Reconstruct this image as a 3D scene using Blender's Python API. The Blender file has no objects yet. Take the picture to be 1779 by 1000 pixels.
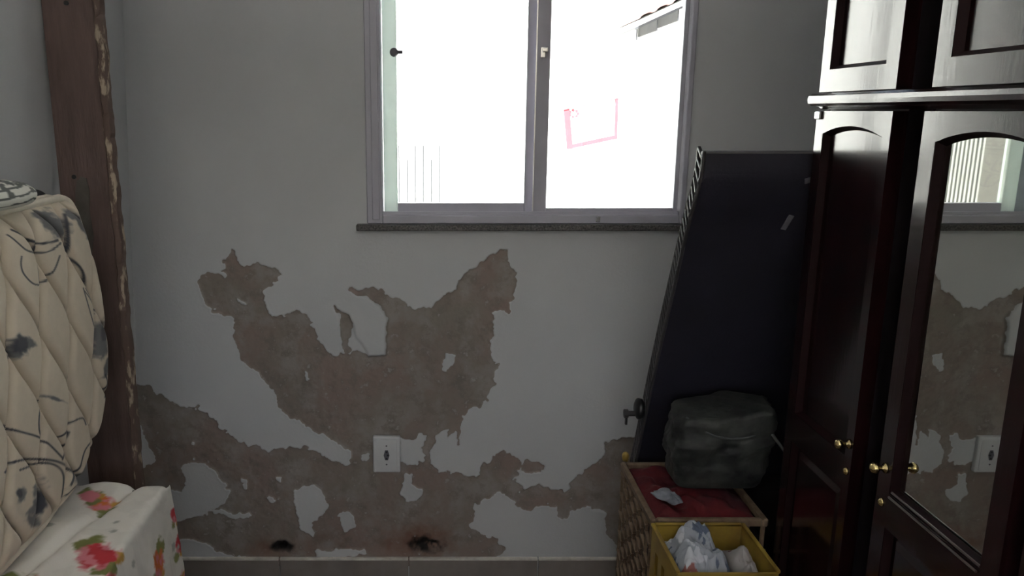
import bpy, bmesh, math, random
import numpy as np
from mathutils import Vector, Matrix

random.seed(7)
SC = bpy.context.scene
COL = SC.collection

# ------------------------------------------------------------------ camera
FPX, PPX, PPY = 1400.0, 755.0, 500.0          # focal length and principal point in 1779x1000 pixels
PITCH, CAM_D, CAM_H = math.radians(12.4), 2.6, 1.635
cam_d = bpy.data.cameras.new('camera'); cam = bpy.data.objects.new('camera', cam_d); COL.objects.link(cam)
cam_d.sensor_width = 36.0; cam_d.lens = FPX / 1779.0 * 36.0
cam_d.shift_x = (889.5 - PPX) / 1779.0
cam_d.clip_start = 0.05
cam.location = (0, -CAM_D, CAM_H); cam.rotation_euler = (math.radians(90) - PITCH, 0, 0)
SC.camera = cam

# ------------------------------------------------------------------ world, sun, exposure
w = bpy.data.worlds.new('sky'); SC.world = w; w.use_nodes = True
wn = w.node_tree.nodes; wn.clear()
wo = wn.new('ShaderNodeOutputWorld'); wb = wn.new('ShaderNodeBackground'); ws = wn.new('ShaderNodeTexSky')
ws.sky_type = 'NISHITA'; ws.sun_disc = False; ws.sun_elevation = math.radians(60); ws.sun_rotation = math.radians(205)
ws.air_density = 1.0; ws.dust_density = 6.0; ws.ozone_density = 0.2
wb.inputs['Strength'].default_value = 0.55
w.node_tree.links.new(ws.outputs[0], wb.inputs['Color']); w.node_tree.links.new(wb.outputs[0], wo.inputs['Surface'])
sd = bpy.data.lights.new('sun', 'SUN'); sd.energy = 48.0; sd.angle = math.radians(0.6); sd.color = (1.0, 0.98, 0.95)
sun = bpy.data.objects.new('sun', sd); COL.objects.link(sun)
sun.rotation_euler = Vector((0.25, 0.42, -0.87)).to_track_quat('-Z', 'Y').to_euler()
vs = SC.view_settings
vs.view_transform = 'Standard'; vs.look = 'None'; vs.gamma = 1.0; vs.use_curve_mapping = False
vs.exposure = 0.33
SC.cycles.max_bounces = 14; SC.cycles.diffuse_bounces = 8; SC.cycles.glossy_bounces = 6; SC.cycles.transparent_max_bounces = 12
SC.cycles.use_denoising = True
SC.cycles.sample_clamp_indirect = 12.0

# ------------------------------------------------------------------ tracing helper: photo pixel -> point on a real plane
_c, _s = math.cos(PITCH), math.sin(PITCH)
def _ray(x, y):
    u = (x - PPX) / FPX; v = (y - PPY) / FPX
    return u, _c - v * _s, -_s - v * _c
def on_y(x, y, Y=0.0):
    r = _ray(x, y); t = (Y + CAM_D) / r[1]; return r[0] * t, CAM_H + r[2] * t          # X, Z
def on_x(x, y, X):
    r = _ray(x, y); t = X / r[0]; return -CAM_D + r[1] * t, CAM_H + r[2] * t            # Y, Z

# ------------------------------------------------------------------ noise (numpy)
def _hash(ix, iy, seed):
    n = (ix.astype(np.int64) * 374761393 + iy.astype(np.int64) * 668265263 + seed * 974711) & 0x7fffffff
    n = ((n ^ (n >> 13)) * 1274126177) & 0x7fffffff
    return ((n ^ (n >> 16)) & 0xffff) / 65535.0
def vnoise(x, y, seed=0):
    ix = np.floor(x); iy = np.floor(y); fx = x - ix; fy = y - iy
    fx = fx * fx * (3 - 2 * fx); fy = fy * fy * (3 - 2 * fy)
    a = _hash(ix, iy, seed); b = _hash(ix + 1, iy, seed); c = _hash(ix, iy + 1, seed); d = _hash(ix + 1, iy + 1, seed)
    return (a * (1 - fx) + b * fx) * (1 - fy) + (c * (1 - fx) + d * fx) * fy - 0.5
def fbm(x, y, seed=0, oct=3):
    x = np.asarray(x, float); y = np.asarray(y, float); o = 0; a = 1.0
    for k in range(oct):
        o = o + a * vnoise(x * 2 ** k, y * 2 ** k, seed + 17 * k); a *= 0.5
    return o
def in_poly(x, y, poly):
    m = np.zeros(x.shape, bool)
    px = [p[0] for p in poly]; py = [p[1] for p in poly]
    sel = (x >= min(px)) & (x <= max(px)) & (y >= min(py)) & (y <= max(py))
    xs, ys = x[sel], y[sel]; r = np.zeros(xs.shape, bool); n = len(poly)
    for i in range(n):
        x0, y0 = poly[i]; x1, y1 = poly[(i + 1) % n]
        if y0 == y1: continue
        c = ((ys > y0) != (ys > y1)) & (xs < (x1 - x0) * (ys - y0) / (y1 - y0) + x0)
        r ^= c
    m[sel] = r
    return m
def blur(a, n=1):
    for _ in range(n):
        p = np.pad(a, 1, mode='edge')
        a = (p[:-2, 1:-1] + p[2:, 1:-1] + p[1:-1, :-2] + p[1:-1, 2:] + 2 * p[1:-1, 1:-1]) / 6.0
    return a
def seg_dist(x, y, pts):
    d = np.full(x.shape, 1e9)
    for (x0, y0), (x1, y1) in zip(pts[:-1], pts[1:]):
        dx, dy = x1 - x0, y1 - y0; L = dx * dx + dy * dy + 1e-9
        t = np.clip(((x - x0) * dx + (y - y0) * dy) / L, 0, 1)
        d = np.minimum(d, np.hypot(x - x0 - t * dx, y - y0 - t * dy))
    return d
def smooth_line(pts, n=8):
    out = []
    P = [pts[0]] + list(pts) + [pts[-1]]
    for i in range(1, len(P) - 2):
        p0, p1, p2, p3 = [np.array(q, float) for q in P[i - 1:i + 3]]
        for k in range(n):
            t = k / n
            out.append(tuple(0.5 * ((2 * p1) + (-p0 + p2) * t + (2 * p0 - 5 * p1 + 4 * p2 - p3) * t * t + (-p0 + 3 * p1 - 3 * p2 + p3) * t ** 3)))
    out.append(tuple(pts[-1])); return out

# ------------------------------------------------------------------ materials
def mat(name, color, rough=0.6, metal=0.0, var=0.0, vscale=12.0, var_color=None, bump=0.0, bscale=60.0, coat=0.0,
        stretch=(1, 1, 1), coat_rough=0.05, attr=None, spec=0.5, sheen=0.0, vr=(0.35, 0.65)):
    m = bpy.data.materials.new(name); m.use_nodes = True
    nt = m.node_tree; b = nt.nodes['Principled BSDF']; L = nt.links
    col = (*color, 1.0)
    b.inputs['Base Color'].default_value = col
    b.inputs['Roughness'].default_value = rough; b.inputs['Metallic'].default_value = metal
    b.inputs['Coat Weight'].default_value = coat; b.inputs['Coat Roughness'].default_value = coat_rough
    b.inputs['Specular IOR Level'].default_value = spec
    b.inputs['Sheen Weight'].default_value = sheen
    tc = nt.nodes.new('ShaderNodeTexCoord'); mp = nt.nodes.new('ShaderNodeMapping'); mp.inputs['Scale'].default_value = stretch
    L.new(tc.outputs['Object'], mp.inputs['Vector'])
    src = None
    if attr:
        a = nt.nodes.new('ShaderNodeAttribute'); a.attribute_name = attr; src = a.outputs['Color']
    if var > 0 or var_color:
        n = nt.nodes.new('ShaderNodeTexNoise'); n.inputs['Scale'].default_value = vscale; n.inputs['Detail'].default_value = 6
        n.inputs['Roughness'].default_value = 0.6
        L.new(mp.outputs[0], n.inputs['Vector'])
        r = nt.nodes.new('ShaderNodeMapRange'); r.inputs['From Min'].default_value = vr[0]; r.inputs['From Max'].default_value = vr[1]
        L.new(n.outputs['Fac'], r.inputs['Value'])
        mx = nt.nodes.new('ShaderNodeMix'); mx.data_type = 'RGBA'
        L.new(r.outputs[0], mx.inputs['Factor'])
        vc = var_color or tuple(c * (1 - var) for c in color)
        if src is not None:
            mx.blend_type = 'MULTIPLY'; L.new(src, mx.inputs['A']); mx.inputs['B'].default_value = (1 - var, 1 - var, 1 - var, 1)
        else:
            mx.inputs['A'].default_value = col; mx.inputs['B'].default_value = (*vc, 1)
        src = mx.outputs['Result']
    if src is not None: L.new(src, b.inputs['Base Color'])
    if bump > 0:
        n2 = nt.nodes.new('ShaderNodeTexNoise'); n2.inputs['Scale'].default_value = bscale; n2.inputs['Detail'].default_value = 4
        L.new(mp.outputs[0], n2.inputs['Vector'])
        bp = nt.nodes.new('ShaderNodeBump'); bp.inputs['Strength'].default_value = bump; bp.inputs['Distance'].default_value = 0.004
        L.new(n2.outputs['Fac'], bp.inputs['Height']); L.new(bp.outputs[0], b.inputs['Normal'])
        if coat > 0: L.new(bp.outputs[0], b.inputs['Coat Normal'])
    return m

M = {}
PAINT = (0.548, 0.568, 0.586)
M['paint'] = mat('wall_paint', PAINT, 0.75, var=0.07, vscale=2.2, bump=0.12, bscale=45)
M['ceiling'] = mat('ceiling_paint', (0.84, 0.84, 0.83), 0.85, var=0.05, vscale=3)
M['floor'] = mat('floor_tile', (0.13, 0.10, 0.08), 0.4, var=0.25, vscale=6, bump=0.1)
M['tile_base'] = mat('baseboard_tile', (0.27, 0.245, 0.23), 0.35, var=0.2, vscale=9)
M['tile_lit_edge'] = mat('baseboard_lit_edge', (0.78, 0.76, 0.70), 0.45, var=0.25, vscale=30)
M['grey_alu'] = mat('painted_aluminium', (0.45, 0.45, 0.52), 0.4, var=0.08, vscale=8)
M['pale_alu'] = mat('pale_green_aluminium', (0.76, 0.82, 0.79), 0.4, var=0.08, vscale=8)
M['granite'] = mat('granite', (0.16, 0.15, 0.15), 0.35, var=0.7, vscale=160, var_color=(0.015, 0.015, 0.016))
M['granite_top'] = M['granite']
M['chrome'] = mat('brushed_metal', (0.75, 0.75, 0.73), 0.25, metal=1.0)
M['black'] = mat('black_plastic', (0.012, 0.012, 0.014), 0.4)
M['board'] = mat('worn_brown_board', (0.15, 0.098, 0.086), 0.6, var=0.5, vscale=5, var_color=(0.085, 0.058, 0.052), bump=0.35, bscale=40, stretch=(6, 6, 0.8))
M['chip'] = mat('splintered_edge', (0.13, 0.09, 0.075), 0.85, var=0.6, vscale=42, vr=(0.55, 0.62), var_color=(0.46, 0.38, 0.29), bump=0.6, bscale=70, stretch=(1, 1, 0.35))
M['filler'] = mat('grey_filler_patch', (0.12, 0.11, 0.095), 0.8, var=0.4, vscale=20)
M['mattress'] = mat('mattress_ticking', (0.7, 0.62, 0.5), 0.8, attr='Col', var=0.06, vscale=40, bump=0.08, bscale=300, sheen=0.1)
M['piping'] = mat('mattress_piping', (0.78, 0.72, 0.61), 0.75, var=0.15, vscale=20)
M['floral'] = mat('floral_cotton', (0.8, 0.8, 0.78), 0.8, attr='Col', bump=0.08, bscale=250)
M['printed'] = mat('printed_cloth', (0.7, 0.7, 0.65), 0.8, attr='Col')
M['charcoal_cloth'] = mat('charcoal_cloth', (0.035, 0.035, 0.042), 0.9, var=0.4, vscale=30, bump=0.3, bscale=150)
M['outlet'] = mat('outlet_plastic', (0.62, 0.64, 0.66), 0.35, var=0.05, vscale=20)
M['wood'] = mat('mahogany_lacquer', (0.018, 0.005, 0.006), 0.22, var=0.5, vscale=7, var_color=(0.008, 0.0025, 0.003), stretch=(5, 5, 0.6), coat=0.26, coat_rough=0.07, bump=0.03, bscale=25, spec=0.3)
M['wood_dark'] = mat('mahogany_moulding', (0.012, 0.004, 0.005), 0.6, var=0.3, vscale=9, spec=0.12)
M['highlight_bead'] = mat('bead_highlight', (0.055, 0.042, 0.036), 0.35, var=0.3, vscale=30)  # paler tone paints the highlight lines under the mirror
M['gap'] = mat('dark_wood_and_shade', (0.010, 0.007, 0.010), 0.6, var=0.3, vscale=8, spec=0.2)
M['brass'] = mat('polished_brass', (0.62, 0.50, 0.24), 0.18, metal=1.0)
M['panel'] = mat('navy_black_cover', (0.020, 0.019, 0.033), 0.55, var=0.3, vscale=5, bump=0.15, bscale=120)  # navy-black cover; lifted and blued to carry the window haze in its colour
M['panel_edge'] = mat('charcoal_edging', (0.05, 0.048, 0.052), 0.55, var=0.3, vscale=20)
M['tag'] = mat('grey_tag', (0.13, 0.13, 0.155), 0.7, var=0.2, vscale=50)
M['hamper'] = mat('brown_weave', (0.19, 0.14, 0.095), 0.6, var=0.45, vscale=40, var_color=(0.12, 0.08, 0.05))
M['yellow'] = mat('yellow_plastic', (0.34, 0.235, 0.035), 0.45, var=0.3, vscale=12, var_color=(0.21, 0.135, 0.03))
M['bin_in'] = mat('bin_inside', (0.12, 0.07, 0.03), 0.5, var=0.3, vscale=12)
M['red'] = mat('red_cloth', (0.12, 0.007, 0.011), 0.9, var=0.5, vscale=9, var_color=(0.035, 0.003, 0.007), bump=0.3, bscale=120)
M['bag'] = mat('grey_plastic_bag', (0.050, 0.056, 0.049), 0.62, var=0.6, vscale=16, var_color=(0.010, 0.011, 0.013), bump=0.5, bscale=40)
M['bag_pale'] = mat('pale_strap', (0.085, 0.097, 0.095), 0.5, var=0.2)
M['carton'] = mat('black_carton', (0.014, 0.012, 0.012), 0.9, var=0.2, vscale=8)
M['laundry'] = mat('laundry_cloth', (0.6, 0.62, 0.66), 0.85, attr='Col', bump=0.1, bscale=200)
M['white_cloth'] = mat('white_cloth', (0.20, 0.22, 0.26), 0.85, var=0.35, vscale=25)
M['ext_wall'] = mat('white_render', (0.86, 0.86, 0.84), 0.85, var=0.04, vscale=3, bump=0.1)
M['ext_ground'] = mat('pale_concrete', (0.62, 0.60, 0.57), 0.9, var=0.15, vscale=3)
M['sunshade'] = mat('dark_sunshade', (0.10, 0.075, 0.055), 0.8, var=0.3, vscale=6)
M['ext_red'] = mat('red_frame_paint', (0.50, 0.045, 0.06), 0.6, var=0.2, vscale=12)
M['ext_sign'] = mat('white_sign_face', (0.86, 0.86, 0.86), 0.5, var=0.02)
M['ext_grey'] = mat('grey_bar_paint', (0.045, 0.045, 0.05), 0.6, var=0.2, vscale=12)
M['ext_tile'] = mat('clay_tile', (0.20, 0.085, 0.075), 0.75, var=0.5, vscale=20, var_color=(0.10, 0.09, 0.09))
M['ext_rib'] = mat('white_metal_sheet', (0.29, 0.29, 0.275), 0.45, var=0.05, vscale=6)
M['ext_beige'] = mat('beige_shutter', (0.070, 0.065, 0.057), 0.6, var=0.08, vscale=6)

# frosted pale green strip of the sash: lets daylight glow through
m = M['pale_alu']; nt = m.node_tree; o_ = [n for n in nt.nodes if n.type == 'OUTPUT_MATERIAL'][0]; b = nt.nodes['Principled BSDF']
tl = nt.nodes.new('ShaderNodeBsdfTranslucent'); tl.inputs['Color'].default_value = (0.78, 0.86, 0.83, 1); mx = nt.nodes.new('ShaderNodeMixShader'); mx.inputs[0].default_value = 0.30
nt.links.new(b.outputs[0], mx.inputs[1]); nt.links.new(tl.outputs[0], mx.inputs[2]); nt.links.new(mx.outputs[0], o_.inputs['Surface'])
# mirror
m = bpy.data.materials.new('mirror_silver'); m.use_nodes = True
b = m.node_tree.nodes['Principled BSDF']; b.inputs['Metallic'].default_value = 1; b.inputs['Roughness'].default_value = 0.012
b.inputs['Base Color'].default_value = (0.60, 0.61, 0.57, 1)
M['mirror'] = m
# thin window glass: mostly see-through with a fresnel sheen
m = bpy.data.materials.new('window_glass'); m.use_nodes = True; nt = m.node_tree; nt.nodes.clear()
o = nt.nodes.new('ShaderNodeOutputMaterial'); t = nt.nodes.new('ShaderNodeBsdfTransparent'); g = nt.nodes.new('ShaderNodeBsdfGlossy')
t.inputs['Color'].default_value = (0.93, 0.96, 0.95, 1); g.inputs['Roughness'].default_value = 0.01
mx = nt.nodes.new('ShaderNodeMixShader'); fr = nt.nodes.new('ShaderNodeFresnel'); fr.inputs['IOR'].default_value = 1.45
nt.links.new(fr.outputs[0], mx.inputs[0]); nt.links.new(t.outputs[0], mx.inputs[1]); nt.links.new(g.outputs[0], mx.inputs[2]); nt.links.new(mx.outputs[0], o.inputs['Surface'])
M['glass'] = m

# peeling wall: the attribute 'Peel' (r = paint left, g = rust, b = mould) says what is bare
def peel_material():
    m = bpy.data.materials.new('peeling_wall'); m.use_nodes = True; nt = m.node_tree; L = nt.links
    b = nt.nodes['Principled BSDF']; b.inputs['Roughness'].default_value = 0.8
    a = nt.nodes.new('ShaderNodeAttribute'); a.attribute_name = 'Peel'
    sp = nt.nodes.new('ShaderNodeSeparateColor'); L.new(a.outputs['Color'], sp.inputs[0])
    tc = nt.nodes.new('ShaderNodeTexCoord')
    def noise(scale, det=5, rough=0.6):
        n = nt.nodes.new('ShaderNodeTexNoise'); n.inputs['Scale'].default_value = scale; n.inputs['Detail'].default_value = det
        n.inputs['Roughness'].default_value = rough; L.new(tc.outputs['Object'], n.inputs['Vector']); return n.outputs['Fac']
    def rng(v, lo, hi):
        r = nt.nodes.new('ShaderNodeMapRange'); r.inputs['From Min'].default_value = lo; r.inputs['From Max'].default_value = hi; L.new(v, r.inputs['Value']); return r.outputs[0]
    def mix(f, A, B, blend='MIX'):
        x = nt.nodes.new('ShaderNodeMix'); x.data_type = 'RGBA'; x.blend_type = blend
        if isinstance(f, float): x.inputs['Factor'].default_value = f
        else: L.new(f, x.inputs['Factor'])
        for k, v in (('A', A), ('B', B)):
            if isinstance(v, tuple): x.inputs[k].default_value = (*v, 1)
            else: L.new(v, x.inputs[k])
        return x.outputs['Result']
    paint = mix(rng(noise(2.2), 0.35, 0.65), PAINT, tuple(c * 0.93 for c in PAINT))
    pl = mix(rng(noise(3.6), 0.40, 0.60), (0.262, 0.207, 0.185), (0.235, 0.217, 0.190))
    pl = mix(rng(noise(7.5), 0.47, 0.62), pl, (0.300, 0.276, 0.258))
    pl = mix(rng(noise(17, 6, 0.7), 0.50, 0.66), pl, (0.190, 0.166, 0.148))
    pl = mix(rng(noise(34, 5, 0.7), 0.60, 0.70), pl, (0.37, 0.345, 0.33))
    c = mix(rng(sp.outputs[0], 0.42, 0.58), pl, paint)
    c = mix(sp.outputs[1], c, (0.17, 0.062, 0.028))
    c = mix(sp.outputs[2], c, (0.008, 0.007, 0.007))
    L.new(c, b.inputs['Base Color'])
    bp = nt.nodes.new('ShaderNodeBump'); bp.inputs['Strength'].default_value = 0.25; bp.inputs['Distance'].default_value = 0.004
    L.new(noise(90, 4), bp.inputs['Height']); L.new(bp.outputs[0], b.inputs['Normal'])
    return m
M['peel'] = peel_material()

# ------------------------------------------------------------------ mesh helpers
def link(name, me, material=None, parent=None):
    o = bpy.data.objects.new(name, me); COL.objects.link(o)
    if material is not None and len(me.materials) == 0: me.materials.append(material)
    if parent is not None: o.parent = parent
    return o
def from_bm(name, bm, material, parent=None, smooth=False):
    bmesh.ops.recalc_face_normals(bm, faces=bm.faces)
    me = bpy.data.meshes.new(name); bm.to_mesh(me); bm.free()
    if smooth:
        for p in me.polygons: p.use_smooth = True
    return link(name, me, material, parent)
def bx(bm, x0, x1, y0, y1, z0, z1, bevel=0.0, seg=2):
    vs_ = [bm.verts.new(p) for p in ((x0,y0,z0),(x1,y0,z0),(x1,y1,z0),(x0,y1,z0),(x0,y0,z1),(x1,y0,z1),(x1,y1,z1),(x0,y1,z1))]
    fs = [bm.faces.new([vs_[i] for i in f]) for f in ((0,3,2,1),(4,5,6,7),(0,1,5,4),(1,2,6,5),(2,3,7,6),(3,0,4,7))]
    if bevel > 0:
        es = list({e for f in fs for e in f.edges})
        bmesh.ops.bevel(bm, geom=es, offset=bevel, segments=seg, affect='EDGES', profile=0.7)
def box(name, x0, x1, y0, y1, z0, z1, material, parent=None, bevel=0.0, seg=2):
    bm = bmesh.new(); bx(bm, x0, x1, y0, y1, z0, z1, bevel, seg)
    return from_bm(name, bm, material, parent)
def tube(bm, pts, r, seg=8, closed=False, caps=True):
    pts = [Vector(p) for p in pts]; n = len(pts); rings = []
    rr = r if hasattr(r, '__len__') else [r] * n
    for i, p in enumerate(pts):
        if closed: d = pts[(i + 1) % n] - pts[i - 1]
        else: d = pts[min(i + 1, n - 1)] - pts[max(i - 1, 0)]
        d.normalize()
        up = Vector((0, 0, 1)) if abs(d.z) < 0.9 else Vector((1, 0, 0))
        a = d.cross(up).normalized(); c = d.cross(a).normalized()
        rings.append([bm.verts.new(p + rr[i] * (math.cos(2*math.pi*k/seg) * a + math.sin(2*math.pi*k/seg) * c)) for k in range(seg)])
    rng_ = range(n if closed else n - 1)
    for i in rng_:
        A, B = rings[i], rings[(i + 1) % n]
        for k in range(seg): bm.faces.new((A[k], A[(k+1) % seg], B[(k+1) % seg], B[k]))
    if not closed and caps:
        bm.faces.new(rings[0]); bm.faces.new(rings[-1])
def lathe(bm, prof, origin, axis='X', seg=16):
    o = Vector(origin); rings = []
    for a, r in prof:
        ring = []
        for k in range(seg):
            t = 2 * math.pi * k / seg; q = (r * math.cos(t), r * math.sin(t))
            v = {'X': Vector((a, q[0], q[1])), 'Y': Vector((q[0], a, q[1])), 'Z': Vector((q[0], q[1], a))}[axis]
            ring.append(bm.verts.new(o + v))
        rings.append(ring)
    for A, B in zip(rings[:-1], rings[1:]):
        for k in range(seg): bm.faces.new((A[k], A[(k+1) % seg], B[(k+1) % seg], B[k]))
    bm.faces.new(rings[0]); bm.faces.new(rings[-1])
def prism(bm, pts2, a0, a1, axis):
    """a polygon in the two other axes pushed from a0 to a1 along axis"""
    def P(p, a): return {'X': (a, p[0], p[1]), 'Y': (p[0], a, p[1]), 'Z': (p[0], p[1], a)}[axis]
    A = [bm.verts.new(P(p, a0)) for p in pts2]; B = [bm.verts.new(P(p, a1)) for p in pts2]; n = len(pts2)
    bm.faces.new(A); bm.faces.new(B)
    for i in range(n): bm.faces.new((A[i], A[(i+1) % n], B[(i+1) % n], B[i]))
def grid_mesh(name, Vv, rows, cols, wrap=False, colors=None, smooth=True, flip=False):
    """Vv: (rows*cols,3)"""
    idx = np.arange(rows * cols).reshape(rows, cols)
    cc = idx if not wrap else np.concatenate([idx, idx[:, :1]], 1)
    q = np.stack([cc[:-1, :-1], cc[:-1, 1:], cc[1:, 1:], cc[1:, :-1]], -1).reshape(-1, 4)
    if flip: q = q[:, ::-1]
    me = bpy.data.meshes.new(name)
    me.vertices.add(len(Vv)); me.vertices.foreach_set('co', np.ascontiguousarray(Vv, np.float32).ravel())
    me.loops.add(q.size); me.loops.foreach_set('vertex_index', np.ascontiguousarray(q, np.int32).ravel())
    me.polygons.add(len(q)); me.polygons.foreach_set('loop_start', np.arange(0, q.size, 4, dtype=np.int32))
    me.update(calc_edges=True)
    if smooth: me.polygons.foreach_set('use_smooth', np.ones(len(q), bool))
    if colors is not None:
        nm, C = colors
        at = me.attributes.new(nm, 'FLOAT_COLOR', 'POINT')
        if C.shape[1] == 3: C = np.concatenate([C, np.ones((len(C), 1))], 1)
        at.data.foreach_set('color', np.ascontiguousarray(C, np.float32).ravel())
    me.validate()
    return me
def tag(o, label=None, cat=None, group=None, kind=None):
    if label: o['label'] = label
    if cat: o['category'] = cat
    if group: o['group'] = group
    if kind: o['kind'] = kind
    return o
def thing(name, loc=(0, 0, 0), label=None, cat=None, group=None, kind=None):
    o = bpy.data.objects.new(name, None); COL.objects.link(o); o.location = loc; o.empty_display_size = 0.1
    return tag(o, label, cat, group, kind)
def struct(o, label=None):
    o['kind'] = 'structure'
    if label: o['label'] = label
    return o

# ================================================================== ROOM SHELL
LW0, LWS = -1.042, 0.0437                 # left wall leans: X = LW0 + LWS * z
RX, YB, ZC = 1.42, -4.0, 2.7              # right wall, rear wall, ceiling
WX0, WX1, WZ0, WZ1 = -0.218, 0.808, 1.262, 2.36   # window opening
def lx(z): return LW0 + LWS * z

# floor, ceiling
struct(box('floor', -1.25, RX + 0.15, YB - 0.15, 0.15, -0.1, 0.0, M['floor']), 'dim brown tiled floor of the room')
struct(box('ceiling', -1.25, RX + 0.15, YB - 0.15, 0.15, ZC, ZC + 0.12, M['ceiling']), 'plain pale ceiling above the room')
bm = bmesh.new(); prism(bm, [(lx(0), 0), (lx(ZC), ZC), (-1.25, ZC), (-1.25, 0)], YB, 0.0, 'Y')
struct(from_bm('wall_left', bm, M['paint']), 'grey painted left wall leaning slightly out of plumb')
struct(box('wall_right', RX, RX + 0.15, YB, 0.0, 0, ZC, M['paint']), 'grey painted right wall behind the wardrobe')
bm = bmesh.new()                                          # rear wall; unseen window opening added to let in more daylight
RO0, RO1, ROB, ROZ = -0.95, 1.00, 1.35, 2.55
bx(bm, -1.25, RO0, YB - 0.15, YB, 0, ZC); bx(bm, RO1, RX + 0.15, YB - 0.15, YB, 0, ZC); bx(bm, RO0, RO1, YB - 0.15, YB, ROZ, ZC); bx(bm, RO0, RO1, YB - 0.15, YB, 0, ROB)
struct(from_bm('wall_rear', bm, M['paint']), 'grey painted rear wall with an unseen opening added to brighten the room')
struct(box('ground_rear', -9, 9, YB - 12, YB - 0.15, -0.2, -0.02, M['ext_ground']), 'sunlit terrace behind the viewer')
struct(box('sunshade_roof', -2.6, 2.8, YB - 2.4, YB - 0.15, 2.60, 2.70, M['sunshade']), 'flat porch roof added out of view to shape light at the rear opening')  # unseen roof added to block sun and high sky at the opening

# back wall: solid blocks around the window + a fine face where the paint peels
bm = bmesh.new()
GX0, GX1, GZ0, GZ1 = -1.044, 0.76, 0.0, 1.25
bx(bm, -1.25, WX0, 0.0, 0.16, GZ1, ZC)                      # left of the window
bx(bm, WX1, RX + 0.15, 0.0, 0.16, 0, ZC)                   # right
bx(bm, WX0, WX1, 0.0, 0.16, WZ1, ZC)                       # above
bx(bm, WX0, WX1, 0.0, 0.16, GZ1, WZ0)                      # just under the sill
bx(bm, GX1, WX1, 0.0, 0.16, 0, GZ1)
bx(bm, -1.25, GX1, 0.07, 0.16, 0, GZ1)                     # core behind the peeling face
wall_back = struct(from_bm('wall_back', bm, M['paint']), 'grey painted back wall with window, paint peeling off its lower half')

UP = [(347,483),(355,477),(378,471),(391,466),(388,453),(404,432),(410,436),(414,453),(424,463),(453,461),(465,465),(482,463),(495,479),(479,491),(456,507),
      (465,532),(471,551),(494,549),(511,539),(529,543),(550,568),(548,590),(569,610),(580,618),(600,618),(611,612),(607,600),(610,562),(605,548),(590,540),(578,529),(592,570),(594,600),(600,618),
      (625,612),(637,618),(670,617),(670,584),(674,554),(662,531),(640,517),(612,511),(600,501),(625,502),(650,500),(677,511),(705,528),(733,537),(755,531),(761,522),(792,497),(805,475),(829,460),(848,444),(870,428),(885,433),
      (888,453),(898,475),(898,503),(888,525),(885,543),(870,537),(854,543),(859,565),(856,593),(856,608),(857,627),(867,633),(859,649),(868,664),(851,673),(848,698),(836,708),(825,709),
      (802,722),(796,779),(788,750),(780,763),(775,744),(761,754),(748,773),(748,805),(767,818),(799,821),(828,829),(841,808),(858,796),(875,783),(903,801),(906,818),(892,829),(912,843),(945,849),
      (982,852),(987,838),(1004,821),(1032,807),(1049,790),(1049,770),(1071,765),(1110,760),(1130,900),(1100,960),(1068,945),(1052,927),(1052,894),(1040,880),(1004,882),(987,899),(973,896),(965,880),(937,880),(920,888),(898,882),
      (895,868),(864,854),(844,866),(828,882),(821,910),(833,930),(861,936),(878,952),(867,964),(860,985),(200,985),(200,660),(243,669),(256,665),(267,676),(292,692),(321,707),(346,705),(364,721),(378,737),(400,753),(429,775),(468,780),(490,775),(537,779),
      (548,786),(572,798),(598,806),(612,802),(610,779),(588,770),(566,757),(540,744),(508,730),(488,717),(479,708),(476,680),(450,651),(436,640),(420,620),(405,585),(404,560),(395,548),(378,545),(360,527),(350,508)]
EXTRA = [[(909,794),(920,795),(945,812),(933,824),(914,824),(906,810)]]
ISL = [[(310,813),(324,804),(353,804),(368,809),(386,831),(398,856),(393,874),(371,885),(342,897),(314,903),(280,900),(284,845),(310,856),(323,845),(317,824)],
       [(314,939),(357,939),(371,957),(400,960),(436,971),(310,980),(290,980),(290,939)],
       [(225,730),(242,737),(260,773),(270,802),(249,813),(225,815)],
       [(512,849),(530,843),(545,843),(559,853),(570,878),(553,898),(545,905),(548,924),(540,935),(526,917),(512,888)],
       [(585,891),(610,890),(615,914),(601,926),(596,904)],
       [(700,838),(708,820),(712,818),(716,840),(733,850),(735,860),(722,873),(706,873),(697,859)],
       [(690,758),(713,764),(732,748),(739,757),(729,776),(742,798),(719,807),(695,805)],
       [(775,613),(788,616),(786,633),(777,647),(766,641)],
       [(550,958),(590,953),(636,954),(640,960),(600,968),(550,970)], [(418,832),(428,834),(426,852),(420,850)], [(380,468),(392,478),(388,484),(377,474)],
       [(412,518),(424,524),(432,530),(424,532),(412,524)], [(524,640),(530,644),(540,660),(534,664),(526,652)], [(630,790),(640,788),(640,800),(632,802)], [(332,770),(338,772),(337,777),(330,775)],
       [(352,893),(375,886),(430,892),(438,897),(410,900),(385,893)], [(480,828),(488,828),(486,838),(480,836)], [(465,862),(480,868),(472,872),(462,867)]]
step = 0.0026
gx = np.arange(GX0, GX1 + step * 0.5, step); gx[-1] = GX1
gz = np.arange(GZ0, GZ1 + step * 0.5, step); gz[-1] = GZ1
XX, ZZ = np.meshgrid(gx, gz)
# wall point -> photo frame (the wall lies at Y = 0)
dy, dz = CAM_D, ZZ - CAM_H
dd = dy * _c - dz * _s; uu = dy * _s + dz * _c
QX = PPX + FPX * XX / dd; QY = PPY - FPX * uu / dd
wxp = 8 * fbm(QX / 24, QY / 24, 3, 2) + 7 * fbm(QX / 8, QY / 8, 13, 3); wyp = 8 * fbm(QX / 24, QY / 24, 91, 2) + 7 * fbm(QX / 8, QY / 8, 97, 3)
ax, ay = QX + wxp, QY + wyp
bare = in_poly(ax, ay, UP)
for p in EXTRA: bare |= in_poly(ax, ay, p)
bx2, by2 = QX + 0.8 * wxp, QY + 0.8 * wyp
for p in ISL: bare &= ~in_poly(bx2, by2, p)
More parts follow.
